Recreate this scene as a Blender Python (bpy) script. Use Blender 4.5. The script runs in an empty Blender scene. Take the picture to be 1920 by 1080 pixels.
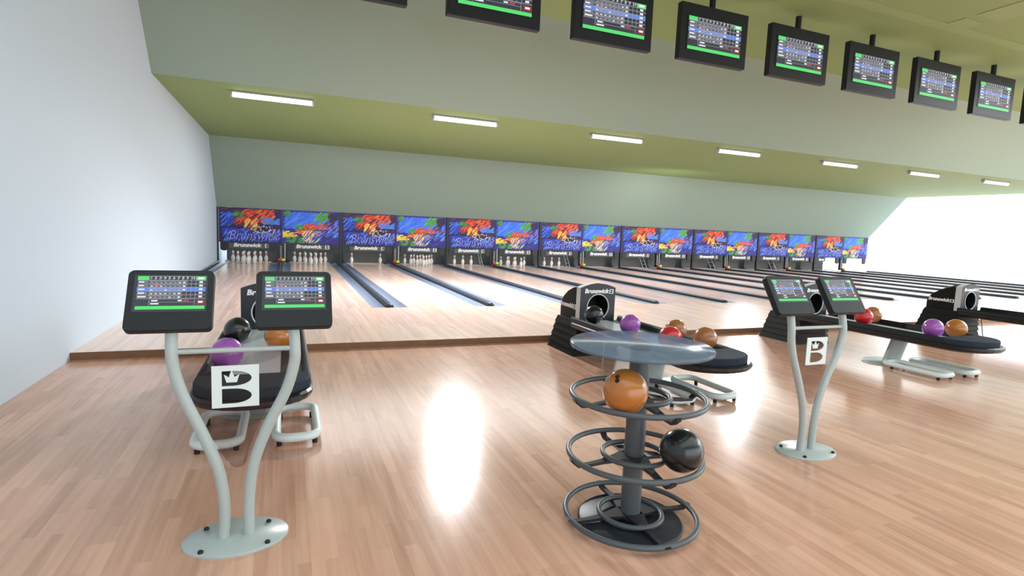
import bpy, math, random
from mathutils import Vector, Matrix
random.seed(4)
scene = bpy.context.scene
COL = scene.collection

# ------------------------------------------------------------------ camera
P = 3.45            # width of one pair of lanes
cam = bpy.data.cameras.new('camera'); camo = bpy.data.objects.new('camera', cam); COL.objects.link(camo)
cam.sensor_width = 36; cam.lens = 1041.41/1920*36; cam.clip_start = .05; cam.clip_end = 200
rt = Vector((0.92700743, -0.37274938, 0.04141406)); up = Vector((0.00114067, 0.11322652, 0.99356854)); bk = Vector((-0.37504123, -0.92099818, 0.10538701))
M = Matrix((rt, up, bk)).transposed().to_4x4(); M.translation = Vector((1.8884, -8.9027, 1.3319))
camo.matrix_world = M
scene.camera = camo
scene.view_settings.view_transform = 'Standard'; scene.view_settings.look = 'None'
scene.view_settings.gamma = 1; scene.view_settings.use_curve_mapping = False
scene.view_settings.exposure = 0.5

# ------------------------------------------------------------------ world and lights
w = bpy.data.worlds.new('world'); scene.world = w; w.use_nodes = True
w.node_tree.nodes['Background'].inputs[0].default_value = (.86, .94, 1, 1)
w.node_tree.nodes['Background'].inputs[1].default_value = 2.2

def light(kind, name, loc, energy, color=(1, 1, 1), size=.3, rot=(0, 0, 0), size_y=None, spot=None, blend=.5):
    l = bpy.data.lights.new(name, kind); o = bpy.data.objects.new(name, l); COL.objects.link(o)
    o.location = loc; o.rotation_euler = rot; l.energy = energy; l.color = color
    if kind == 'AREA':
        l.size = size
        if size_y: l.shape = 'RECTANGLE'; l.size_y = size_y
    else:
        l.shadow_soft_size = size
    if spot: l.spot_size = spot; l.spot_blend = blend
    return o
# added fill: large area lights without fixtures, behind the camera and down the hall
light('AREA', 'hall_light', (7, -9.5, 4.7), 270, (.84, .93, 1), 14, size_y=5)
light('AREA', 'hall_light', (21, -7.0, 4.7), 1500, (.86, .95, 1), 12, size_y=7)
# spotlights over the approach: their glints lie on the polished floor
light('SPOT', 'approach_spot', (5.08, 1.79, 3.2), 950, (.98, .98, 1), .24, spot=math.radians(150), blend=.7, rot=Vector((-.3, -.9, -3.0)).to_track_quat('-Z', 'Y').to_euler())
light('SPOT', 'approach_spot', (15.3, 4.45, 3.06), 850, (.97, .97, 1), .05, spot=math.radians(36), blend=1, rot=Vector((-9.3, -9.25, -3.1)).to_track_quat('-Z', 'Y').to_euler())
light('AREA', 'wall_washer', (13.6, 6.2, 2.0), 16, (1, 1, .98), 1.2, rot=Vector((.3, 2.1, .9)).to_track_quat('-Z', 'Y').to_euler())  # added area light for the far panel's glow, its back to the camera
light('AREA', 'lane_light', (13.5, 4.6, 3.4), 630, (.97, .97, 1), 23, size_y=4)  # added fill without a fixture, brightens the lanes and by bounce the soffit

# ------------------------------------------------------------------ materials
def lin(c):
    return tuple(((v/255)/12.92 if v/255 <= .04045 else ((v/255+.055)/1.055)**2.4) for v in c) + (1,)
MATS = {}
def mat(name, rgb, rough=.5, metal=0, spec=.5, alpha=None, emit=None, coat=0, noise=None):
    if name in MATS: return MATS[name]
    m = bpy.data.materials.new(name); m.use_nodes = True; nt = m.node_tree; b = nt.nodes['Principled BSDF']
    b.inputs['Base Color'].default_value = lin(rgb); b.inputs['Roughness'].default_value = rough
    b.inputs['Metallic'].default_value = metal; b.inputs['Specular IOR Level'].default_value = spec
    b.inputs['Coat Weight'].default_value = coat; b.inputs['Coat Roughness'].default_value = .08
    if alpha is not None: b.inputs['Alpha'].default_value = alpha
    if emit is not None:
        b.inputs['Emission Color'].default_value = lin(rgb); b.inputs['Emission Strength'].default_value = emit
        b.inputs['Base Color'].default_value = (0.01, 0.01, 0.01, 1)
    if noise:
        n = nt.nodes.new('ShaderNodeTexNoise'); n.inputs['Scale'].default_value = noise[0]; n.inputs['Detail'].default_value = 3
        tc = nt.nodes.new('ShaderNodeTexCoord'); nt.links.new(tc.outputs['Object'], n.inputs['Vector'])
        mx = nt.nodes.new('ShaderNodeMix'); mx.data_type = 'RGBA'
        mx.inputs[6].default_value = lin(rgb); mx.inputs[7].default_value = lin(tuple(min(255, v*noise[1]) for v in rgb))
        nt.links.new(n.outputs['Fac'], mx.inputs[0]); nt.links.new(mx.outputs[2], b.inputs['Base Color'])
    MATS[name] = m; return m

def wood_mat(name, c1, c2, c3, width, length, rough, spec=.5):
    m = bpy.data.materials.new(name); m.use_nodes = True; nt = m.node_tree; N = nt.nodes; L = nt.links; b = N['Principled BSDF']
    tc = N.new('ShaderNodeTexCoord'); mp = N.new('ShaderNodeMapping'); mp.inputs['Rotation'].default_value = (0, 0, math.pi/2)
    L.new(tc.outputs['Object'], mp.inputs['Vector'])
    def brick(off, w_, h_, a, c, bias=0):
        mp2 = N.new('ShaderNodeMapping'); mp2.inputs['Location'].default_value = off; L.new(mp.outputs['Vector'], mp2.inputs['Vector'])
        bt = N.new('ShaderNodeTexBrick'); bt.offset = .37; bt.offset_frequency = 2; bt.squash = 1
        bt.inputs['Color1'].default_value = lin(a); bt.inputs['Color2'].default_value = lin(c); bt.inputs['Mortar'].default_value = lin(c2)
        bt.inputs['Scale'].default_value = 1; bt.inputs['Mortar Size'].default_value = 0.0; bt.inputs['Bias'].default_value = bias
        bt.inputs['Brick Width'].default_value = w_; bt.inputs['Row Height'].default_value = h_
        L.new(mp2.outputs['Vector'], bt.inputs['Vector']); return bt
    b1 = brick((0, 0, 0), length, width, c1, c2)
    b2 = brick((.31, 0, 0), length*1.37, width*2, (255, 255, 255), (233, 230, 228))
    ns = N.new('ShaderNodeTexNoise'); mp3 = N.new('ShaderNodeMapping'); mp3.inputs['Scale'].default_value = (1.6, 34, 1)
    L.new(mp.outputs['Vector'], mp3.inputs['Vector']); L.new(mp3.outputs['Vector'], ns.inputs['Vector'])
    ns.inputs['Scale'].default_value = 1; ns.inputs['Detail'].default_value = 4
    mu = N.new('ShaderNodeMix'); mu.data_type = 'RGBA'; mu.blend_type = 'MULTIPLY'; mu.inputs[0].default_value = .8
    L.new(b1.outputs['Color'], mu.inputs[6]); L.new(b2.outputs['Color'], mu.inputs[7])
    mx = N.new('ShaderNodeMix'); mx.data_type = 'RGBA'; mx.inputs[7].default_value = lin(c3)
    rmp = N.new('ShaderNodeMapRange'); rmp.inputs[1].default_value = .35; rmp.inputs[2].default_value = .8; rmp.inputs[4].default_value = .5
    L.new(ns.outputs['Fac'], rmp.inputs[0]); L.new(rmp.outputs[0], mx.inputs[0]); L.new(mu.outputs[2], mx.inputs[6])
    L.new(mx.outputs[2], b.inputs['Base Color'])
    b.inputs['Roughness'].default_value = rough; b.inputs['Specular IOR Level'].default_value = spec
    MATS[name] = m; return m

WOOD = wood_mat('parquet_wood', (220, 170, 146), (194, 144, 120), (232, 190, 164), .055, .55, .17)
LANEWOOD = wood_mat('lane_wood', (240, 208, 192), (222, 188, 172), (250, 224, 208), .05, 1.5, .2)
RISER = mat('riser_wood', (112, 78, 52), .5, noise=(9, 1.25))
WALLM = mat('wall_paint', (204, 217, 230), .6, spec=.3)
GREYP = mat('grey_green_paint', (144, 162, 148), .65, spec=.3)
OLIVE = mat('olive_paint', (134, 154, 100), .65, spec=.3)
OLIVE_LIT = mat('olive_paint_pale', (142, 160, 112), .65, spec=.3)  # olive made paler to stand for light on the ceiling
BLACK = mat('black_plastic', (18, 18, 19), .35)
DARK = mat('charcoal_plastic', (27, 29, 33), .45, spec=.3)
DARK2 = mat('dark_grey_shell', (15, 16, 12), .6, spec=.2)
SLATE = mat('slate_pad', (48, 55, 66), .75, spec=.1)
BOARD = mat('machine_board', (92, 92, 89), .7)
WHITE = mat('white_letters', (245, 245, 245), .6)
LGREY = mat('pale_grey_metal', (172, 180, 177), .35)
PLATEW = mat('plate_white', (218, 226, 224), .45)
SILVER = mat('silver_band', (205, 206, 206), .3)
GUTTER = mat('gutter_plastic', (112, 125, 148), .4)
CAPT = mat('capping_rubber', (58, 64, 80), .3)
CAPB = mat('capping_side', (42, 44, 30), .5)  # dark olive of the unlit side, shade put into the colour
STEEL = mat('grey_powder_coat', (78, 84, 88), .4)
STEELD = mat('dark_powder_coat', (34, 36, 44), .45)
DECKW = mat('ball_deck_white', (214, 218, 226), .2)
FOOT = mat('rubber_foot', (14, 14, 14), .6)
PINW = mat('pin_white', (224, 224, 220), .25)
PINR = mat('pin_red', (190, 50, 56), .35)
LAMPE = mat('lamp_tube', (255, 255, 255), .4, emit=1.6)
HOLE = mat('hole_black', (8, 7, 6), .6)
def clear_mat(name, tint, body, fac, rough):
    m = bpy.data.materials.new(name); m.use_nodes = True; nt = m.node_tree; N = nt.nodes
    b_ = N['Principled BSDF']; b_.inputs['Base Color'].default_value = lin(body); b_.inputs['Roughness'].default_value = rough; b_.inputs['Specular IOR Level'].default_value = .3
    t = N.new('ShaderNodeBsdfTransparent'); t.inputs[0].default_value = lin(tint); mx = N.new('ShaderNodeMixShader'); mx.inputs[0].default_value = fac
    nt.links.new(t.outputs[0], mx.inputs[1]); nt.links.new(b_.outputs[0], mx.inputs[2]); nt.links.new(mx.outputs[0], N['Material Output'].inputs['Surface'])
    return m
ACRY = clear_mat('tinted_acrylic', (236, 231, 230), (120, 104, 98), .04, .2)
GLASS = clear_mat('smoky_glass', (214, 228, 242), (122, 134, 148), .52, .14)
BALLM = {'orange': mat('ball_orange', (186, 112, 44), .22, coat=.3, noise=(14, .9)), 'black': mat('ball_black', (26, 27, 28), .25, coat=.3),
         'purple': mat('ball_purple', (158, 84, 172), .22, coat=.3), 'brown': mat('ball_brown', (164, 104, 62), .22, coat=.3), 'red': mat('ball_red', (200, 34, 44), .22, coat=.3)}
def em(name, rgb, s=.68): return mat('screen_'+name, rgb, .5, emit=s)
EG, EB, ED, EL, ER, EWt, EM = em('green', (88, 228, 116)), em('blue', (92, 134, 232)), em('dark', (42, 48, 60)), em('grid', (168, 170, 180)), em('red', (196, 52, 72)), em('white', (240, 240, 245)), em('maroon', (116, 40, 52))

# ------------------------------------------------------------------ mesh helpers
class MB:
    def __init__(s): s.v = []; s.f = []; s.m = []; s.mats = []; s.sm = []
    def mi(s, m):
        if m not in s.mats: s.mats.append(m)
        return s.mats.index(m)
    def add(s, vs, fs, m, smooth=False):
        o = len(s.v); s.v += [tuple(v) for v in vs]; i = s.mi(m)
        for f in fs: s.f.append([o+k for k in f]); s.m.append(i); s.sm.append(smooth)
        return s
    def box(s, x0, x1, y0, y1, z0, z1, m):
        vs = [(x, y, z) for z in (z0, z1) for y in (y0, y1) for x in (x0, x1)]
        return s.add(vs, [(0, 2, 3, 1), (4, 5, 7, 6), (0, 1, 5, 4), (1, 3, 7, 5), (3, 2, 6, 7), (2, 0, 4, 6)], m)
    def prism(s, poly, fn0, fn1, m):
        n = len(poly); vs = [fn0(*p) for p in poly]+[fn1(*p) for p in poly]
        fs = [tuple(range(n))[::-1], tuple(range(n, 2*n))]+[(i, (i+1) % n, n+(i+1) % n, n+i) for i in range(n)]
        return s.add(vs, fs, m)
    def tube(s, pts, r, m, n=12, closed=False, caps=True):
        pts = [Vector(p) for p in pts]; k = len(pts); vs = []; prev = None
        for i in range(k):
            if closed: t = pts[(i+1) % k]-pts[i-1]
            else: t = pts[min(i+1, k-1)]-pts[max(i-1, 0)]
            t.normalize()
            if prev is None:
                a = Vector((0, 0, 1)) if abs(t.z) < .9 else Vector((1, 0, 0)); u = t.cross(a).normalized()
            else:
                u = (prev-t*prev.dot(t)).normalized()
            prev = u; v = t.cross(u); rr = r[i] if isinstance(r, (list, tuple)) else r
            for j in range(n):
                a = 2*math.pi*j/n; vs.append(pts[i]+(u*math.cos(a)+v*math.sin(a))*rr)
        fs = []
        for i in range(k if closed else k-1):
            for j in range(n):
                a = i*n+j; b = i*n+(j+1) % n; c = ((i+1) % k)*n+(j+1) % n; d = ((i+1) % k)*n+j; fs.append((a, b, c, d))
        s.add(vs, fs, m, True)
        if caps and not closed:
            s.add(vs[:n], [tuple(range(n))[::-1]], m); s.add(vs[-n:], [tuple(range(n))], m)
        return s
    def lathe(s, prof, m, n=24, c=(0, 0, 0), sx=1, sy=1, smooth=True):
        vs = [(c[0]+r*sx*math.cos(2*math.pi*j/n), c[1]+r*sy*math.sin(2*math.pi*j/n), c[2]+z) for r, z in prof for j in range(n)]
        fs = [(i*n+j, i*n+(j+1) % n, (i+1)*n+(j+1) % n, (i+1)*n+j) for i in range(len(prof)-1) for j in range(n)]
        s.add(vs, fs, m, smooth)
        if prof[0][0] > 1e-5: s.add(vs[:n], [tuple(range(n))[::-1]], m)
        if prof[-1][0] > 1e-5: s.add(vs[-n:], [tuple(range(n))], m)
        return s
    def loft(s, secs, m, smooth=True, cap0=True, cap1=True):
        n = len(secs[0]); vs = [v for q in secs for v in q]
        fs = [(i*n+j, i*n+(j+1) % n, (i+1)*n+(j+1) % n, (i+1)*n+j) for i in range(len(secs)-1) for j in range(n)]
        s.add(vs, fs, m, smooth)
        if cap0: s.add(secs[0], [tuple(range(n))[::-1]], m)
        if cap1: s.add(secs[-1], [tuple(range(n))], m)
        return s
    def build(s, name, parent=None, bevel=0, loc=None, rot=None):
        me = bpy.data.meshes.new(name); me.from_pydata(s.v, [], s.f)
        for m in s.mats: me.materials.append(m)
        me.polygons.foreach_set('material_index', s.m); me.polygons.foreach_set('use_smooth', s.sm); me.update()
        o = bpy.data.objects.new(name, me); COL.objects.link(o)
        if parent: o.parent = parent
        if loc: o.location = loc
        if rot: o.rotation_euler = rot
        if bevel:
            b = o.modifiers.new('bevel', 'BEVEL'); b.width = bevel; b.segments = 2; b.limit_method = 'ANGLE'
        return o
def tag(o, label=None, cat=None, group=None, kind=None):
    for k, v in (('label', label), ('category', cat), ('group', group), ('kind', kind)):
        if v: o[k] = v
    return o
def empty(name, loc, label, cat, group=None):
    o = bpy.data.objects.new(name, None); COL.objects.link(o); o.location = loc; o.empty_display_size = .1
    return tag(o, label, cat, group)
KIDS = {}
def kids(o): return [c for c in bpy.data.objects if c.parent == o]
def copy_tree(o, parent=None):
    c = o.copy(); COL.objects.link(c); c.parent = parent
    for ch in kids(o): copy_tree(ch, c)
    return c
def clone(o, loc, label):
    c = copy_tree(o); c.location = loc; c['label'] = label; return c
def curve_mesh(cu, name, mats_, parent, matrix=None):
    """turn a curve or font data block into a plain mesh object"""
    tmp = bpy.data.objects.new('tmp', cu); COL.objects.link(tmp)
    dg = bpy.context.evaluated_depsgraph_get(); dg.update()
    me = bpy.data.meshes.new_from_object(tmp.evaluated_get(dg), depsgraph=dg)
    bpy.data.objects.remove(tmp); bpy.data.curves.remove(cu)
    if matrix: me.transform(matrix)
    me.materials.clear()
    for m in mats_: me.materials.append(m)
    me.name = name; o = bpy.data.objects.new(name, me); COL.objects.link(o)
    if parent: o.parent = parent
    return o
def fill2d(name, loops, depth, m, parent, matrix):
    cu = bpy.data.curves.new(name, 'CURVE'); cu.dimensions = '2D'; cu.fill_mode = 'BOTH'; cu.extrude = depth/2
    for lp in loops:
        sp = cu.splines.new('POLY'); sp.points.add(len(lp)-1); sp.use_cyclic_u = True
        for i, (x, y) in enumerate(lp): sp.points[i].co = (x, y, 0, 1)
    return curve_mesh(cu, name, [m], parent, matrix)
def text(name, body, size, m, parent, matrix, bold=0, shear=0, depth=.002, spacing=1, align='CENTER', squeeze=1):
    cu = bpy.data.curves.new(name, 'FONT'); cu.body = body; cu.size = size; cu.offset = bold; cu.shear = shear; cu.extrude = depth/2
    cu.resolution_u = 2; cu.space_character = spacing; cu.align_x = align; cu.align_y = 'CENTER'
    return curve_mesh(cu, name, [m], parent, matrix @ Matrix.Diagonal((squeeze, 1, 1, 1)))
def face_y(x, y, z):           # local xy plane -> vertical plane that faces -y
    return Matrix.Translation((x, y, z)) @ Matrix.Rotation(math.pi/2, 4, 'X')
def ell(cx, cy, a, b, t0, t1, n):
    return [(cx+a*math.cos(t0+(t1-t0)*i/n), cy+b*math.sin(t0+(t1-t0)*i/n)) for i in range(n+1)]
def rrect(x0, x1, y0, y1, r, n=5):
    pts = []
    for cx, cy, a in ((x1-r, y0+r, -90), (x1-r, y1-r, 0), (x0+r, y1-r, 90), (x0+r, y0+r, 180)):
        for i in range(n+1):
            t = math.radians(a+90*i/n); pts.append((cx+r*math.cos(t), cy+r*math.sin(t)))
    return pts
def spline(pts, n=6):
    """Catmull-Rom through the points"""
    P_ = [Vector(p) for p in pts]; out = []
    for i in range(len(P_)-1):
        a = P_[max(i-1, 0)]; b = P_[i]; c = P_[i+1]; d = P_[min(i+2, len(P_)-1)]
        for k in range(n):
            t = k/n; out.append(.5*((2*b)+(c-a)*t+(2*a-5*b+4*c-d)*t*t+(3*b-a-3*c+d)*t**3))
    out.append(P_[-1]); return out
def struct(o): o['kind'] = 'structure'; return o

def logo_B(name, s, m, parent, matrix, depth=.003):
    """a square plate with two D shaped cut-outs, a crown standing in the upper one"""
    def Dd(y0, y1): 
        cy = (y0+y1)/2; b = (y1-y0)/2
        return [(-.29*s, y0), (-.05*s, y0)] + ell(-.05*s, cy, .39*s, b, -math.pi/2, math.pi/2, 16)[1:-1] + [(-.05*s, y1), (-.29*s, y1)]
    return fill2d(name, [[(-s/2, -s/2), (s/2, -s/2), (s/2, s/2), (-s/2, s/2)], Dd(.01*s, .37*s), Dd(-.41*s, -.05*s)], depth, m, parent, matrix)
def crown(name, s, m, parent, matrix, depth=.003):
    pts = [(-.11, 0), (.11, 0), (.165, .19), (.06, .12), (.0, .29), (-.06, .12), (-.165, .19)]
    return fill2d(name, [[(x*s, y*s) for x, y in pts]], depth, m, parent, matrix)

# ------------------------------------------------------------------ setting
HS = .074; YS = -2.585; XE = 8*P+.05
b = MB(); b.box(-.3, XE+6, -18, YS, -.3, -HS, WOOD); struct(b.build('floor'))
b = MB(); b.box(-.3, XE+.35, YS, 0, -.3, 0, LANEWOOD); struct(b.build('floor'))
b = MB(); b.box(-.014, XE+.35, YS-.012, YS, -HS, -.001, RISER); struct(b.build('trim_1'))
b = MB(); b.box(-.3, XE+.35, 0, 12.5, -.3, -.1, DARK2); struct(b.build('floor'))
b = MB(); b.box(-.3, -.014, -18, 12.5, -.3, 5.2, WALLM); struct(b.build('wall_left'))
def slab(name, pts, m, t=.12):
    (ya, za), (yb, zb) = pts; d = Vector((0, yb-ya, zb-za)).normalized(); n = Vector((0, -d.z, d.y)); n = n if n.z > 0 else -n
    o = n*t
    b = MB(); b.prism([(ya, za), (yb, zb), (yb+o.y, zb+o.z), (ya+o.y, za+o.z)], lambda y, z: (-.014, y, z), lambda y, z: (XE-.05, y, z), m)
    return struct(b.build(name))
slab('ceiling', [(-17, 4.88), (-.07, 4.88)], OLIVE)
slab('wall_front', [(-.07, 4.88), (1.2377, 3.451)], GREYP, .05)
slab('ceiling', [(1.2377, 3.451), (7.867, 3.451)], OLIVE)
slab('wall_back', [(7.867, 3.451), (9.4124, 1.628)], GREYP, .05)
b = MB(); b.box(.30, 26.2, 10.6, 10.7, -.1, 4.5, BOARD); struct(b.build('wall_back'))
for i, (x0, x1, y0, y1) in enumerate([(8.6, 16, -2.86, -2.66), (11.65, 12.1, -3.12, -2.86), (11.65, 12.2, -3.9, -3.27)]):  # light patches on the ceiling, painted as thin paler panels
    b = MB(); b.box(x0, x1, y0, y1, 4.872, 4.879, OLIVE_LIT); struct(b.build('trim_%d' % (i+2)))

ORD = ['first', 'second', 'third', 'fourth', 'fifth', 'sixth', 'seventh', 'eighth', 'ninth', 'tenth', 'eleventh', 'twelfth', 'thirteenth', 'fourteenth', 'fifteenth', 'sixteenth', 'seventeenth']
# lanes and the gutters between them
DW = .28; DX = -.03
proto = None
for i in range(16):
    x0 = i*P/2+DX+DW; x1 = (i+1)*P/2+DX-DW; lab = 'pale pink wooden bowling lane, %s counting from the left wall' % ORD[i]
    if proto is None:
        hw = (x1-x0)/2; b = MB(); b.box(-hw, hw, 0, 10.3, -.1, 0, LANEWOOD)
        proto = tag(b.build('bowling_lane', loc=((x0+x1)/2, 0.001, 0)), lab, 'bowling lane', 'bowling lanes')
    else:
        clone(proto, ((x0+x1)/2, 0.001, 0), lab)
def make_divider(x, lab, left=True, right=True, a0=.07, a1=DW, cw=1):
    r = empty('lane_gutter', (x, 0.001, 0), lab, 'gutter', 'gutters between the lanes')
    for sgn, on in ((-1, left), (1, right)):
        if not on: continue
        b = MB(); n = 8; prof = []
        for k in range(n+1):
            t = k/n; xx = a0+(a1-a0)*t; prof.append((sgn*xx, -.004-.035*math.sin(math.pi*t)))
        prof += [(sgn*a1, -.095), (sgn*a0, -.095)]
        if sgn < 0: prof = prof[::-1]
        b.prism(prof, lambda xx, z: (xx, 0, z), lambda xx, z: (xx, 10.3, z), GUTTER); b.build('gutter_channel', r)
    b = MB(); b.box(-.062*cw, .062*cw, .03, 9.3, -.095, .022, CAPB); b.build('capping_base', r)
    b = MB(); prof = [(-.056, .022)]+[(.056*math.cos(math.pi-math.pi*k/8), .022+.04*math.sin(math.pi-math.pi*k/8)) for k in range(1, 8)]+[(.056, .022)]
    secs = []
    for y, s in ((.0, .35), (.012, .7), (.035, .93), (.07, 1), (9.3, 1)):
        secs.append([(px*s*cw, y, .022+(pz-.022)*s) for px, pz in prof])
    b.loft(secs, CAPT); b.build('capping', r)
    return r
make_divider(.022, 'narrow grey gutter running along the foot of the left wall', left=False, a0=.035, a1=.226, cw=.45)
pr = make_divider(P/2+DX, 'grey gutter with rounded capping, between the first and second lanes')
for i in range(2, 17):
    xx = i*P/2+DX
    if i < 16: clone(pr, (xx, .001, 0), 'grey gutter with rounded capping, between the %s and %s lanes' % (ORD[i-1], ORD[i]))
    else: clone(pr, (xx, .001, 0), 'grey gutter with rounded capping, right of the last lane at the open side')

# ------------------------------------------------------------------ masking panels with the painted art
def stroke(b, cx, cz, ln, wd, ang, y, m):
    c, s = math.cos(ang), math.sin(ang); pts = [(-ln/2, 0), (-ln*.2, wd/2), (ln*.3, wd*.4), (ln/2, 0), (ln*.25, -wd/2), (-ln*.3, -wd*.35)]
    b.add([(cx+px*c-pz*s, y, cz+px*s+pz*c) for px, pz in pts], [(0, 1, 2, 3, 4, 5)], m)
PAL = {}
def pc(rgb):
    k = 'paint_%d_%d_%d' % rgb
    return mat(k, rgb, .5, spec=.3)
MH = 1.014; MZ0 = .613
NAVY, INDIGO, DPURP = (52, 46, 92), (62, 58, 140), (58, 44, 76)
BL1, BL2, BL3, BL4 = (66, 112, 232), (92, 140, 250), (58, 70, 196), (120, 160, 250)
OR1, OR2, RD1, YE1, YE2 = (226, 84, 50), (240, 116, 50), (188, 44, 50), (250, 206, 96), (244, 226, 60)
GR1, GR2, TL1, WH1, PK1 = (84, 150, 70), (120, 186, 60), (60, 140, 110), (226, 226, 236), (176, 130, 220)
ART = [ # u0,u1,v0,v1 (v from the top), colours, count, length, width, angle degrees
 (.00, .14, .03, .5, (BL1, BL3, BL2, (40, 60, 130)), 42, .30, .035, 42), (.00, .5, 0, .12, (DPURP, NAVY, (110, 60, 60)), 30, .3, .05, 20),
 (.13, .27, .12, .32, (GR1, TL1, (90, 120, 60)), 22, .2, .05, 30), (.20, .44, .03, .40, (OR1, OR2, RD1, OR1), 80, .24, .045, 35),
 (.14, .26, .3, .5, (RD1, (120, 50, 60), OR1), 26, .24, .035, 38), (.21, .31, .32, .62, (YE1, OR2, YE1, (250, 180, 90)), 34, .2, .03, 55),
 (.34, .52, .28, .5, (BL1, BL2, (84, 130, 200)), 34, .3, .04, 33), (.36, .5, .46, .56, (DPURP, (110, 40, 60), NAVY), 18, .2, .04, 5),
 (.04, .24, .60, .74, (BL3, BL1, INDIGO), 26, .3, .05, 12), (.05, .5, .68, 1, (BL3, BL1, BL2, INDIGO, BL4), 110, .2, .035, 62),
 (.28, .44, .5, .72, (WH1, YE1, (250, 240, 190)), 34, .055, .022, 50), (.38, .52, .6, .85, (PK1, WH1, BL2, BL4), 30, .16, .022, 60),
 (.53, .86, .02, .46, (BL1, BL2, BL1, (74, 124, 240)), 100, .5, .11, 35), (.5, .56, .0, .16, (GR1, (70, 110, 60)), 16, .2, .06, 35),
 (.78, .92, .0, .34, (GR2, GR1, (90, 160, 50)), 34, .36, .045, 50), (.90, 1., .0, .3, (DPURP, NAVY, (84, 60, 90)), 30, .28, .07, 48),
 (.62, .72, .43, .56, (GR2, GR1, TL1), 20, .2, .03, 15), (.69, .86, .40, .54, (RD1, OR1, OR2), 34, .24, .035, 25),
 (.85, 1., .3, .56, (PK1, RD1, BL1, DPURP, BL2), 38, .26, .028, 42), (.50, .62, .64, .80, (YE2, YE1, YE2, OR2), 26, .22, .03, 12),
 (.62, .74, .56, .70, (OR1, OR2, RD1, YE1), 26, .24, .03, 12), (.67, .82, .58, .98, (YE1, OR2, (250, 214, 140), WH1, INDIGO), 60, .3, .024, 55),
 (.55, .68, .80, 1., (TL1, GR1, (80, 170, 110), (84, 70, 74)), 30, .2, .05, 25), (.76, .92, .58, .9, (BL4, BL3, PK1, TL1, INDIGO), 36, .3, .024, 42),
 (.9, 1., .56, .78, (BL4, BL1, (70, 120, 190)), 18, .24, .03, 35), (.84, 1., .8, 1., (INDIGO, (72, 62, 150), (60, 52, 120)), 22, .24, .05, 35)]
def art_panel(name, side, parent):
    b = MB(); u0, u1 = (0, .5) if side == 0 else (.5, 1)
    x0, x1 = u0*P+(.036 if side == 0 else .002), u1*P-(.002 if side == 0 else .036)
    b.box(x0, x1, 0, .05, MZ0, MZ0+MH, pc(INDIGO) if side else pc(NAVY))
    rnd = random.Random(7+side); k = 0
    for (a, c_, v0, v1, cols, cnt, ln, wd, ang) in ART:
        for i in range(int(cnt*1.5)):
            u = rnd.uniform(a, c_); v = rnd.uniform(v0, v1); l_ = ln*rnd.uniform(.4, 1.0); w_ = wd*rnd.uniform(.5, 1.2)
            cx = u*P; cz = MZ0+MH*(1-v); an = math.radians(ang+rnd.uniform(-9, 9)); ex = abs(l_/2*math.cos(an))+w_; ez = abs(l_/2*math.sin(an))+w_*.6
            if not (u0 <= u < u1): continue
            cx = min(max(cx, x0+ex), x1-ex); cz = min(max(cz, MZ0+ez), MZ0+MH-ez); k += 1
            stroke(b, cx, cz, l_, w_, an, -.0006-k*.000012, pc(rnd.choice(cols)))
    b.box(x0, x1, -.016, -.014, MZ0+MH*.42, MZ0+MH*.432, pc((38, 34, 60)))
    return b.build(name, parent)
def make_mask():
    r = empty('masking_panel', (0, 9.41, 0), '', 'masking panel', 'painted masking panels above the pins')
    art_panel('art_panel', 0, r); art_panel('art_panel', 1, r)
    text('painted_lettering', 'Brunswick', .40, pc((150, 162, 246)), r, face_y(.95, -.018, MZ0+.2), bold=-.004, shear=.35, depth=.001, squeeze=.80)
    text('painted_lettering_shadow', 'Brunswick', .40, pc((70, 60, 130)), r, face_y(.965, -.0165, MZ0+.19), bold=.006, shear=.35, depth=.001, squeeze=.80)
    b = MB()
    for x in (0.0, P-.0): pass
    b.box(-.03, .03, -.03, .06, 0, MZ0+MH, BLACK); b.build('side_post', r)
    b = MB(); b.box(P/2-.075, P/2+.075, -.02, .06, .06, MZ0, BLACK); c = b.build('centre_post', r)
    text('post_lettering', 'BRUNSWICK', .07, LGREY, c, Matrix.Translation((P/2-.01, -.0225, .34)) @ Matrix.Rotation(math.pi/2, 4, 'X') @ Matrix.Rotation(math.pi/2, 4, 'Z'), bold=.001, depth=.002)
    b = MB(); b.box(P/2+.085, P/2+.115, 0, .03, .06, MZ0, LGREY); b.build('post_strip', r)  # pale strip standing for light that shows through the gap by the post
    for xc in (.17, P/2-.25, P/2+.27, P-.17):
        poly = [(xc-.1, MZ0), (xc-.1, .43)]+ell(xc, .43, .1, .075, math.pi, 2*math.pi, 8)[1:-1]+[(xc+.1, .43), (xc+.1, MZ0)]
        b = MB(); b.prism(poly, lambda x, z: (x, -.005, z), lambda x, z: (x, .05, z), BLACK); b.build('side_guard', r)
    return r
m0 = make_mask(); ml = ['colourful painted masking panel beside the left wall', ] + ['colourful painted masking panel, %s counting from the left wall' % ORD[i] for i in range(1, 7)] + ['colourful painted masking panel at the far right end, beside the white opening']
m0['label'] = ml[0]
for i in range(1, 8): clone(m0, (i*P, 9.41, 0), ml[i])

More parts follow.
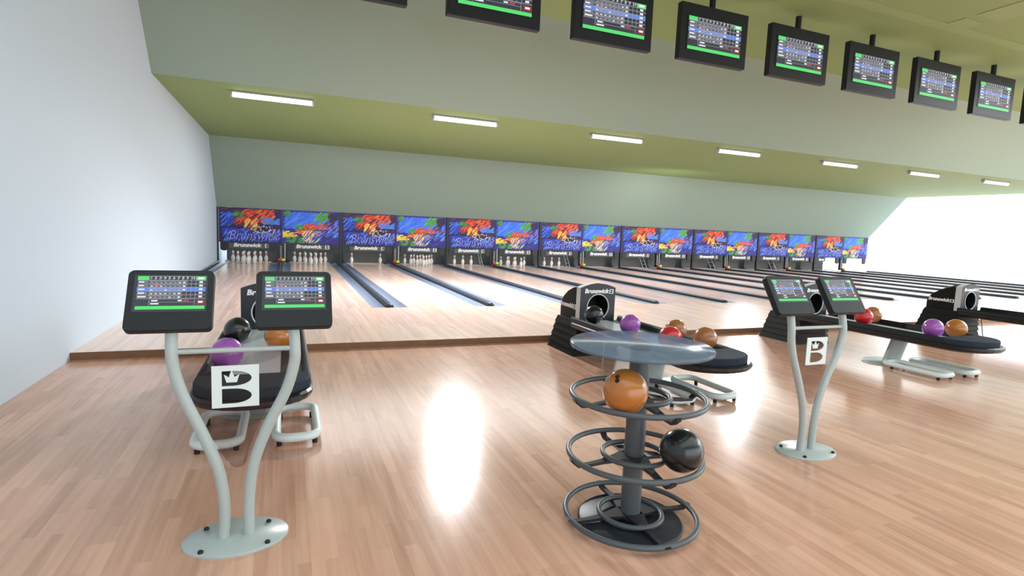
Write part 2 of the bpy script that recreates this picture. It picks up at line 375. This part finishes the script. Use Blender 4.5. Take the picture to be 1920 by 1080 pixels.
# pinsetter front of every lane
def make_machine(body='Brunswick', full=True):
    r = empty('pinsetter', (0, 9.5, 0), '', 'pinsetter', 'dark pinsetter fronts behind the lanes')
    b = MB(); h = .70 if full else .27
    b.prism([(-.70, .70), (-.70, .05), (-.62, .0), (h-.08, .0), (h, .05), (h, .70)] if full else [(-.70, .7), (-.70, .05), (-.62, 0), (h, 0), (h, .7)], lambda x, z: (x, .78, z), lambda x, z: (x, .82, z), BOARD); b.build('backboard', r)
    b = MB(); x1 = .57 if full else -.1
    b.box(-.57, x1, .0, .04, .43, .62, BOARD); s = b.build('sweep_bar', r)
    if full:
        text('sweep_lettering', body, .155, WHITE, s, face_y(-.08, -.003, .528), bold=.006, shear=.15, depth=.003, squeeze=1.12)
        logo_B('sweep_logo', .12, WHITE, s, face_y(.465, -.003, .522))
    else:
        text('sweep_lettering', body, .155, WHITE, s, face_y(-.35, -.003, .528), bold=.006, shear=.15, depth=.003, squeeze=1.12)
    return r
mm = make_machine(); mm.location = (P/4, 9.47, 0); mm['label'] = 'dark pinsetter front with white lettering behind the first lane from the left'
for i in range(1, 14):
    clone(mm, ((i+.5)*P/2, 9.47, 0), 'dark pinsetter front with white lettering behind the %s lane from the left' % ORD[i])
me_ = make_machine('Brun', False); me_.location = (14.5*P/2, 9.47, 0); me_['label'] = 'cut-off dark pinsetter front, the last one beside the white gap'

# marker lights and ladders at the middle of each pair
def make_marker():
    r = empty('marker_light', (0, 9.3, 0), '', 'marker light', 'red and yellow marker lights between the lanes')
    b = MB(); b.box(-.11, .11, -.02, .1, .0, .03, BLACK); b.build('housing', r)
    b = MB(); b.box(-.10, -.005, -.035, .05, .025, .10, mat('lens_red', (222, 30, 36), .3)); b.build('red_lens', r, bevel=.01)
    b = MB(); b.box(.005, .10, -.035, .05, .025, .10, mat('lens_yellow', (206, 232, 40), .3)); b.build('yellow_lens', r, bevel=.01)
    return r
mk = make_marker(); mk.location = (P/2, 9.25, .062); mk['label'] = 'small red and yellow marker light at the foot of the first pair\'s centre post'
for i in range(1, 8): clone(mk, ((i+.5)*P, 9.25, .062), 'small red and yellow marker light at the foot of the %s pair\'s centre post' % ORD[i])
def make_ladder():
    r = empty('small_ladder', (0, 9.6, 0), '', 'ladder', 'thin white ladders beside the pin decks')
    for dy in (0, .26):
        b = MB(); b.tube([(0, dy, .0), (-.03, dy+.35, .55)], .012, LGREY, 6); b.build('rail', r)
    for k in range(3):
        t = .25+.25*k; b = MB(); b.tube([(-.03*t, .35*t, .55*t), (-.03*t, .26+.35*t, .55*t)], .008, LGREY, 6); b.build('rung', r)
    return r
ld = make_ladder(); ld.location = (2*P+1.36, 9.55, 0.004); ld['label'] = 'thin white ladder at the back of the fifth lane from the left'
for k in range(3, 7): clone(ld, (k*P+1.36, 9.55, 0.004), 'thin white ladder at the back of the %s lane from the left' % ORD[2*k])

# ------------------------------------------------------------------ pins
def make_pin():
    prof = [(.026, 0), (.0285, .006), (.042, .06), (.055, .105), (.057, .125), (.054, .155), (.042, .20), (.029, .235), (.0235, .258), (.0235, .272), (.027, .30), (.031, .33), (.031, .348), (.027, .366), (.016, .378), (0.0001, .381)]
    b = MB(); b.lathe([(r*1.0, z*.92) for r, z in prof], PINW, 14)
    o = b.build('bowling_pin')
    b = MB()
    for z0, z1, r0, r1 in ((.238, .252, .0296, .0262), (.268, .288, .0248, .0270)): b.lathe([(r0, z0*.92), (r1, z1*.92)], PINR, 14)
    b.build('red_stripe', o)
    o['category'] = 'bowling pin'; o['group'] = 'pins standing at the far ends of the lanes'
    return o
pin0 = make_pin(); used = [False]
PP = {1: (0, 0), 2: (-.1525, .264), 3: (.1525, .264), 4: (-.305, .528), 5: (0, .528), 6: (.305, .528), 7: (-.4575, .792), 8: (-.1525, .792), 9: (.1525, .792), 10: (.4575, .792)}
PN = {1: 'front pin', 2: 'left pin of the second row', 3: 'right pin of the second row', 4: 'left pin of the third row', 5: 'middle pin of the third row', 6: 'right pin of the third row',
      7: 'far left pin of the back row', 8: 'inner left pin of the back row', 9: 'inner right pin of the back row', 10: 'far right pin of the back row'}
for lane, pins in ((1, range(1, 11)), (2, range(1, 11)), (3, (7, 10)), (4, range(1, 11)), (5, (7, 8, 9)), (6, (7, 4, 2, 8, 1, 5, 10)), (7, (7, 8, 9))):
    for k in pins:
        lab = 'white pin on the %s lane from the left, %s' % (ORD[lane-1], PN[k])
        x = (lane-.5)*P/2+DX+PP[k][0]; y = 8.95+PP[k][1]
        if not used[0]: pin0.location = (x, y, .0015); pin0['label'] = lab; used[0] = True
        else: clone(pin0, (x, y, .0015), lab)

# ------------------------------------------------------------------ tube lamps under the soffit
def make_lamp():
    r = empty('tube_lamp', (0, 1.8, 3.45), '', 'lamp', 'tube lamps along the soffit')
    b = MB(); b.box(-.66, .66, -.05, .05, -.03, 0, mat('lamp_back', (150, 150, 140), .5)); b.build('housing', r)
    b = MB(); b.tube([(-.63, 0, -.062), (.63, 0, -.062)], .045, LAMPE, 14); b.build('tube', r)
    for sx in (-.645, .645):
        b = MB(); b.tube([(sx-.015, 0, -.06), (sx+.015, 0, -.06)], .052, LGREY, 14); b.build('end_cap', r)
    return r
lp = make_lamp(); lp.location = (1.67, 1.8, 3.45); LL = ['nearest the left wall'] + ['%s counting from the left wall' % ORD[i] for i in range(1, 8)]
lp['label'] = 'white tube lamp under the olive soffit, ' + LL[0]
for i in range(1, 8): clone(lp, (1.67+i*P, 1.8, 3.45), 'white tube lamp under the olive soffit, ' + LL[i])

# ------------------------------------------------------------------ score screens
def score_screen(name, W, H, parent, matrix):
    """the lit picture: origin at its centre, width W, height H"""
    b = MB(); e = W*.0016
    def q(u0, u1, v0, v1, m, lay):
        x0, x1 = (u0-.5)*W, (u1-.5)*W; y1, y0 = (.5-v0)*H, (.5-v1)*H; z = lay*e
        b.add([matrix @ Vector(p) for p in ((x0, y0, z), (x1, y0, z), (x1, y1, z), (x0, y1, z))], [(0, 1, 2, 3)], m)
    q(0, 1, 0, 1, ED, 0); q(0, 1, .90, 1, EG, 1); q(0, .16, 0, .12, EG, 1); q(.85, 1, 0, .12, EG, 1); q(.88, .97, .03, .09, EWt, 2)
    q(0, 1, .34, .455, EB, 1)
    rnd = random.Random(3)
    rows = [.125, .235, .345, .46, .57, .68]
    for v in rows: q(0, 1, v-.007, v+.007, EL, 2)
    n = 10; u0 = .175; du = .0675
    for k in range(n+1): q(u0+du*k-.003, u0+du*k+.003, .0, .68, EL, 2)
    q(u0, u0+du*n, 0, .012, EL, 2)
    for ri in range(5):
        va, vb = rows[ri], rows[ri+1]; vm = (va+vb)/2
        q(.01, .155, va+.02, vb-.02, em('namebar', (120, 124, 134)) if ri != 2 else EB, 3); q(.02, .02+rnd.uniform(.06, .12), vm-.018, vm+.022, EWt, 4)
        q(.90, .955, vm-.028, vm+.028, EWt, 3)
        for k in range(n):
            a = u0+du*k
            if ri in (1,) and k == 1: q(a+.006, a+du-.006, va+.01, vb-.015, ER, 3)
            if k < (8, 8, 8, 7, 7)[ri]:
                q(a+.010, a+.028, va+.018, va+.048, EL, 4); q(a+.038, a+.056, va+.018, va+.048, EL, 4)
                q(a+.016, a+.050, vm+.008, vb-.016, EL if rnd.random() < .7 else EWt, 4)
            if k == (7, 7, 7, 6, 6)[ri]: q(a+.012, a+.05, vm-.0, vb-.016, EWt, 5)
    q(.185, .845, .70, .706, EL, 2); q(.185, .191, .70, .885, EL, 2); q(.185, .845, .785, .793, EL, 2); q(.84, .846, .7, .885, EL, 2)
    q(.22, .31, .725, .765, EWt, 3); q(.21, .33, .815, .855, EWt, 3); q(.60, .66, .725, .765, EWt, 3); q(.68, .76, .72, .77, ER, 3)
    q(.865, 1, .70, .885, EM, 2); q(.90, .97, .76, .82, EWt, 3)
    o = b.build(name, parent)
    tx = text('frame_numbers', '1  2  3  4  5  6  7  8  9  10', H*.11, EWt, o, Matrix(), bold=0, depth=0.0002)
    xs = [v.co.x for v in tx.data.vertices]; wd = max(xs)-min(xs)
    tx.data.transform(matrix @ Matrix.Translation(((u0+du*5-.5)*W, .44*H, 4*e)) @ Matrix.Diagonal((.95*du*n*W/wd, 1, 1, 1)) @ Matrix.Translation((-(max(xs)+min(xs))/2, 0, 0)))
    return o
# hanging monitors
def make_monitor():
    r = empty('hanging_monitor', (0, -2.02, 4.295), '', 'monitor', 'score monitors hanging from the ceiling')
    b = MB(); b.box(-.62, .62, 0, .10, -.395, .395, DARK); b.build('casing', r, bevel=.008)
    b = MB(); b.box(-.51, .51, -.006, 0.001, -.255, .225, BLACK); b.build('bezel', r)
    score_screen('screen', .98, .46, r, face_y(0, -.008, -.018))
    b = MB(); b.tube([(-.04, .05, .39), (-.04, .05, .585)], .045, DARK, 14); b.build('ceiling_pole', r)
    return r
mo = make_monitor(); mo.location = (P*.75, -2.02, 4.295)
mo['label'] = 'black score monitor cut off by the top edge, only its lower edge showing, leftmost'
MLAB = {2: 'black hanging score monitor, its screen half cut by the top edge, second from the left', 3: 'black hanging score monitor with lit scores, third from the left', 4: 'black hanging score monitor with lit scores, fourth from the left',
        5: 'black hanging score monitor with lit scores, fifth from the left', 6: 'black hanging score monitor with lit scores, sixth from the left', 7: 'black hanging score monitor with lit scores, seventh from the left',
        8: 'rightmost hanging score monitor seen whole, near the right edge', 9: 'hanging score monitor cut by the right edge, only a sliver showing'}
for k in range(2, 10): clone(mo, (P*.25+k*P/2, -2.02, 4.295), MLAB[k])

# ------------------------------------------------------------------ score consoles
def make_console():
    r = empty('score_console', (1.68, -6.31, -HS), '', 'score console', 'twin screen score consoles')
    Z = HS
    b = MB(); b.lathe([(1, 0), (1, .008), (.985, .012), (0.0001, .013)], LGREY, 48, sx=.213, sy=.158); base = b.build('base_plate', r)
    for sx, sy in ((-.128, .085), (.128, .075), (-.128, -.105), (.128, -.105)):
        b = MB(); b.lathe([(.011, .010), (.011, .020), (.006, .024), (.0001, .025)], FOOT, 12, c=(sx, sy, 0)); b.build('bolt', base)
    L = [(1.628, -.064), (1.634, .07), (1.615, .232), (1.562, .394), (1.489, .572), (1.456, .69), (1.447, .78), (1.447, .90)]
    Rr = [(1.729, -.064), (1.731, .1), (1.752, .262), (1.809, .425), (1.883, .58), (1.916, .70), (1.920, .77), (1.911, .90)]
    for pts in (L, Rr):
        b = MB(); b.tube(spline([(x-1.68, 0.0+max(0, z-.8)*.25, z+Z) for x, z in pts], 5), .0235, LGREY, 18); b.build('post', r)
    b = MB(); b.tube([(1.462-1.68, 0, .771+Z), (1.918-1.68, 0, .771+Z)], .0115, LGREY, 12); b.build('crossbar', r)
    # tinted acrylic between the posts
    lf = [(1.472, .765), (1.478, .69), (1.508, .575), (1.553, .465), (1.60, .37), (1.643, .285)]
    bt = ell(1.688, .283, .036, .034, math.pi, 2*math.pi, 8)
    rg = [(1.735, .34), (1.795, .485), (1.838, .565), (1.885, .67), (1.896, .765)]
    b = MB(); b.prism([(x-1.68, z+Z) for x, z in lf+bt+rg], lambda x, z: (x, -.002, z), lambda x, z: (x, .003, z), ACRY); b.build('acrylic_panel', r)
    pl = logo_B('logo_plate', .183, PLATEW, r, face_y(0.003, -.006, .614+Z), .004)
    pl['label'] = 'white square plate with a cut-out letter B'
    crown('crown', .183, PLATEW, pl, face_y(-.012, -.006, .632+Z), .004)
    # screens: slabs leaning back
    top = Vector((0, .097, 1.102+Z)); bot = Vector((0, -.045, .872+Z)); ax = (top-bot); hgt = ax.length; ax.normalize()
    nrm = Vector((1, 0, 0)).cross(ax); 
    for sgn in (-1, 1):
        cx = sgn*.2375+.001
        Mx = Matrix(((1, ax.x, nrm.x, cx), (0, ax.y, nrm.y, (top.y+bot.y)/2), (0, ax.z, nrm.z, (top.z+bot.z)/2), (0, 0, 0, 1)))
        pts = rrect(-.157, .157, -hgt/2, hgt/2, .022)
        b = MB()
        secs = []
        for s_, z in ((.96, -.045), (1, -.035), (1, -.006), (.985, 0)): secs.append([tuple(Mx @ Vector((x*s_, y*s_, z))) for x, y in pts])
        b.loft(secs, DARK, smooth=False); h = b.build('screen_head', r)
        b = MB(); q = [Mx @ Vector(v) for v in ((-.132, -.055, .0008), (.132, -.055, .0008), (.132, .112, .0008), (-.132, .112, .0008))]; b.add(q, [(0, 1, 2, 3)], mat('screen_bezel', (34, 38, 42), .3)); b.build('bezel', h)
        score_screen('screen', .246, .150, h, Mx @ Matrix.Translation((0.002, .030, .0016)))
        b = MB(); vs = [Mx @ Vector(v) for v in ((-.1, .122, .001), (.12, .122, .001), (.12, .126, .001), (-.1, .126, .001))]; b.add(vs, [(0, 1, 2, 3)], BLACK); b.build('slot', h)
    return r
co = make_console(); co['label'] = 'left twin screen score console on pale curved posts, in front of the ball return'
clone(co, (1.68+P, -6.31, -HS), 'right twin screen score console on pale curved posts, beyond the glass table')

# ------------------------------------------------------------------ ball returns
def make_return():
    RX = 1.70
    r = empty('ball_return', (RX, -4.4, -HS), '', 'ball return', 'ball returns on the approach')
    O = (-0, 4.4, HS)
    def T(x, y, z): return (x, y+4.4, z+HS)
    cx = .03
    # ribbed lower body
    b = MB(); n = 5
    for k in range(n):
        z0 = -HS+.394*k/n; z1 = -HS+.394*(k+1)/n
        hw0 = .305-.055*k/n; hw1 = hw0-.022; yr0 = -2.80-.11*k/n; yr1 = yr0-.03; yf = -3.46+.0*k; yf1 = -3.44
        secs = [[T(cx-hw0, yf, z0), T(cx+hw0, yf, z0), T(cx+hw0, yr0, z0), T(cx-hw0, yr0, z0)], [T(cx-hw1, yf1, z1), T(cx+hw1, yf1, z1), T(cx+hw1, yr1, z1), T(cx-hw1, yr1, z1)]]
        b.loft(secs, DARK2, smooth=False)
    b.build('ribbed_base', r)
    def sec(y, hw, zc, za, z0=.32, n=10):
        arch = [(cx+hw-2*hw*i/n, zc+(za-zc)*math.sin(math.pi*i/n)) for i in range(n+1)]
        return [T(cx-hw, y, z0), T(cx+hw, y, z0)]+[T(x, y, z) for x, z in arch]
    b = MB(); b.loft([sec(-3.35, .222, .705, .755), sec(-3.25, .222, .69, .735), sec(-3.12, .218, .64, .68), sec(-3.0, .212, .565, .595), sec(-2.93, .205, .49, .51), sec(-2.91, .2, .42, .43)], DARK2, smooth=False, cap0=False); hd = b.build('hood', r)
    for sx in (-1, 1):
        Mt = Matrix.Translation(T(cx+sx*.2235, -3.14, .475)) @ Matrix.Rotation(sx*math.pi/2, 4, 'Z') @ Matrix.Rotation(math.pi/2, 4, 'X')
        text('hood_lettering', 'Brunswick', .076, WHITE, hd, Mt @ Matrix.Translation((-.035, 0, 0)), bold=.003, shear=.15, depth=.002)
        logo_B('hood_logo', .055, WHITE, hd, Mt @ Matrix.Translation((.165, -.003, 0)), .002)
    b = MB(); b.loft([sec(-3.435, .228, .708, .76), sec(-3.345, .230, .708, .76)], SILVER, smooth=False, cap0=False, cap1=False); b.build('silver_band', r)
    n = 10; hw = .226
    outer = [(-hw, .32), (hw, .32)]+[(hw-2*hw*i/n, .706+.05*math.sin(math.pi*i/n)) for i in range(n+1)]
    hole = ell(.0, .488, .135, .14, 0, 2*math.pi, 28)[:-1]
    fp = fill2d('front_plate', [outer, hole], .02, mat('plate_dark', (36, 40, 48), .4), r, face_y(*T(cx, -3.428, 0)))
    text('front_lettering', 'Brunswick', .068, WHITE, fp, face_y(*T(cx-.025, -3.441, .668)), bold=.0028, shear=.15, depth=.002, squeeze=1.08)
    logo_B('front_logo', .052, WHITE, fp, face_y(*T(cx+.17, -3.441, .665)), .002)
    b = MB(); b.tube([T(cx+.14*math.cos(a), -3.442, .488+.145*math.sin(a)) for a in [2*math.pi*i/36 for i in range(36)]], .007, SILVER, 8, closed=True); b.build('hole_ring', r)
    b = MB(); secs = [[T(cx+.135*math.cos(a), y, .488+.14*math.sin(a)) for a in [2*math.pi*i/28 for i in range(28)]] for y in (-3.42, -3.2)]
    b.loft(secs, HOLE, smooth=True, cap0=False, cap1=True); b.build('ball_tunnel', r)
    # track
    hw = .30
    b = MB()
    pb = []
    def plan(w, yf, yb, bulge, n=14):
        pts = [(-w, yb), (-w, yf)]
        for i in range(1, n): 
            a = math.pi+math.pi*i/n; pts.append((w*math.cos(a), yf+bulge*math.sin(a)))
        return pts+[(w, yf), (w, yb)]
    # lower body of the tray (a rim)
    pt = plan(.335, -5.36, -3.50, .27)
    secs = [[T(x*.90, y*.97+(-3.5*.03 if 0 else -.13), z) for x, y in pt] if 0 else [T(x*s, (y if y > -3.6 else -4.4+(y+4.4)*(1-(1-s)*.6)), z) for x, y in pt] for s, z in ((.86, .255), (.97, .275), (1.0, .30), (1.0, .318), (.97, .328))]
    b.loft(secs, BLACK, smooth=False); b.build('tray_rim', r)
    b = MB(); b.box(-.155, .145, -5.26+4.4, -3.47+4.4, .322+HS, .336+HS, DECKW); dk = b.build('centre_deck', r); dk['label'] = 'white sliding deck'
    for sgn in (-1, 1):
        b = MB(); pr_ = [(.147, .328), (.147, .335), (.276, .335), (.288, .372), (.297, .386), (.310, .388), (.321, .372), (.325, .33)]
        pr_ = [(sgn*x, z) for x, z in pr_]
        if sgn < 0: pr_ = pr_[::-1]
        b.prism(pr_, lambda x, z: T(x, -5.27, z), lambda x, z: T(x, -3.46, z), DARK); b.build('side_rail', r)
    # slate pad at the end
    pd = [(-.318, -5.235), ]+[(.318*math.cos(math.pi+math.pi*i/16), -5.33+.25*math.sin(math.pi+math.pi*i/16)) for i in range(17)]+[(.318, -5.235)]
    b = MB(); b.loft([[T(x*s, -5.33+(y+5.33)*s, z) for x, y in pd] for s, z in ((.99, .325), (1, .345), (1, .378), (.97, .386))], SLATE, smooth=False); b.build('end_pad', r)
    # pale belly under the tray
    b = MB(); b.lathe([(.01, -.05), (.10, -.045), (.17, -.02), (.20, 0)], LGREY, 24, c=T(-.02, -5.05, .27), sx=1, sy=2.1); b.build('underside_shell', r)
    # column
    b = MB(); secs = []
    for t in (0, .08, .5, 1):
        yy = -4.565-.10*t; zz = -HS+.012+.36*t; s_ = 1.12 if t == 0 else 1
        secs.append([T(-.015+.115*s_*math.cos(a), yy+.075*s_*math.sin(a), zz) for a in [2*math.pi*i/24 for i in range(24)]])
    b.loft(secs, LGREY, smooth=True); b.build('column', r)
    b = MB(); b.lathe([(1, 0), (1, .008), (.97, .014), (.0001, .015)], LGREY, 40, c=T(-.02, -4.5, -HS), sx=.29, sy=.22); b.build('base_plate', r)
    for sx in (-1, 1):
        b = MB(); c0 = .02+sx*.226
        pts = rrect(c0-.125, c0+.125, -5.30, -4.68, .085, 6)
        b.tube([T(x, y, -.020) for x, y in pts], .028, PLATEW, 14, closed=True); lp_ = b.build('foot_loop', r)
        for fx, fy in ((c0-.105, -5.27), (c0+.105, -5.27), (c0-.105, -4.78), (c0+.105, -4.78)):
            b = MB(); b.lathe([(.016, 0), (.016, .04)], FOOT, 10, c=T(fx, fy, -HS)); b.build('rubber_foot', lp_)
    b = MB(); b.tube([T(.06, -3.60, .27), T(-.04, -3.72, -HS)], .008, LGREY, 8); b.build('stay_rod', r)
    return r
br = make_return(); br['label'] = 'black ball return behind the left score console, close to the left wall'
RL = ['black ball return partly hidden by the round glass table top', 'black ball return with its hood behind the right score console', 'black ball return whose hood stands furthest right, its track cut by the right edge']
for k in range(1, 4): clone(br, (1.70+k*P, -4.4, -HS), RL[k-1])

# ------------------------------------------------------------------ bowling balls
def make_ball(loc, R, col, label, holes=None):
    b = MB(); n = 32; m = 20
    prof = [(R*math.sin(math.pi*i/m) if 0 < i < m else .0001, -R*math.cos(math.pi*i/m)) for i in range(m+1)]
    b.lathe(prof, BALLM[col], n); o = b.build('bowling_ball', loc=loc); tag(o, label, 'bowling ball', 'bowling balls')
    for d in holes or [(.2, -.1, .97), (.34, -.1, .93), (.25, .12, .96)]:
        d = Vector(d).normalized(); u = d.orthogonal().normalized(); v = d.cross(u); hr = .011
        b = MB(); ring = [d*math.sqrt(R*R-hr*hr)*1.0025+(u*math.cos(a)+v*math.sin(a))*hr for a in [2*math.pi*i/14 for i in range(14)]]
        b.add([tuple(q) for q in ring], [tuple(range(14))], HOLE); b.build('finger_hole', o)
    return o
make_ball((3.277, -6.874, .638), .100, 'orange', 'orange bowling ball resting on the top ring of the round table', [(-.69, -.35, .63), (-.60, -.22, .77)])
make_ball((3.570, -6.923, .352), .100, 'black', 'black bowling ball resting on the middle ring of the round table', [(.3, .6, .5), (.45, .55, .5), (.4, .7, .3)])
TB = [(1.521, -4.05, 'black', 'black bowling ball on the leftmost ball return, seen between the two console screens'),
      (1.520, -4.88, 'purple', 'purple bowling ball on the leftmost ball return, just above the square logo plate'),
      (1.826, -4.36, 'orange', 'orange bowling ball on the leftmost ball return, half hidden by the console post'),
      (4.98, -3.70, 'black', 'black bowling ball just out of the hood hole, behind the glass table'),
      (5.03, -4.32, 'purple', 'purple bowling ball on the ball return behind the glass table'),
      (5.315, -4.66, 'brown', 'brown bowling ball right behind the red one, on the return behind the glass table'),
      (5.0, -4.98, 'red', 'red bowling ball seen through the rim of the glass table top'),
      (5.32, -5.06, 'brown', 'brown bowling ball nearest the end pad of the return behind the glass table'),
      (8.44, -4.28, 'red', 'red bowling ball peeking out below the right console screen'),
      (8.77, -4.16, 'brown', 'brown bowling ball behind the red one, right of the right console screen'),
      (8.46, -5.06, 'purple', 'purple bowling ball near the end of the ball return at the right'),
      (8.75, -5.125, 'orange', 'orange bowling ball at the end pad of the ball return at the right')]
for x, y, c_, lab in TB: make_ball((x, y, .442), .102, c_, lab)

# ------------------------------------------------------------------ round glass table with ring racks
def make_table():
    r = empty('ring_table', (3.455, -6.72, -HS), 'round glass topped table with three tiers of grey ball rings', 'table')
    b = MB(); b.lathe([(.255, 0), (.255, .01), (.245, .018), (.0001, .019)], STEELD, 48); b.build('base_disc', r)
    b = MB(); b.lathe([(.049, .015), (.049, .87)], STEEL, 28); b.build('pole', r)
    b = MB(); b.lathe([(.30, .866), (.335, .868), (.338, .876), (.338, .884), (.333, .888), (.0001, .888)], GLASS, 64); tp = b.build('glass_top', r)
    for zc in (-.03, .27, .56):
        z = zc+HS
        for R_, q in ((.318, .0135), (.152, .0125)):
            b = MB(); b.tube([(R_*math.cos(a), R_*math.sin(a), z) for a in [2*math.pi*i/64 for i in range(64)]], q, STEEL, 12, closed=True); b.build('outer_ring' if R_ > .2 else 'inner_ring', r)
        for k in range(4):
            a = math.pi/2*k+math.radians(-4); c, s = math.cos(a), math.sin(a); pr_ = [(.045, -.008, .048), (.11, -.018, .03), (.17, -.026, .017), (.24, -.034, .013), (.30, -.034, .014), (.325, -.015, .016), (.333, .0, .012)]
            z0 = z if zc > 0 else z+.006
            secs = []
            for (d, dz, hw) in pr_:
                t = .007
                dz = dz if zc > 0 else max(dz, -.036)*.55
                if d > .31: off = Vector((t, 0)) 
                up_ = [(d, -hw, z0+dz-t), (d, hw, z0+dz-t), (d, hw, z0+dz+t), (d, -hw, z0+dz+t)] if d < .31 else [(d+t, -hw, z0+dz), (d+t, hw, z0+dz), (d-t, hw, z0+dz+.002), (d-t, -hw, z0+dz+.002)]
                secs.append([(x*c-y*s, x*s+y*c, zz) for x, y, zz in up_])
            b = MB(); b.loft(secs, STEELD, smooth=False); b.build('bracket', r)
    return r
make_table()
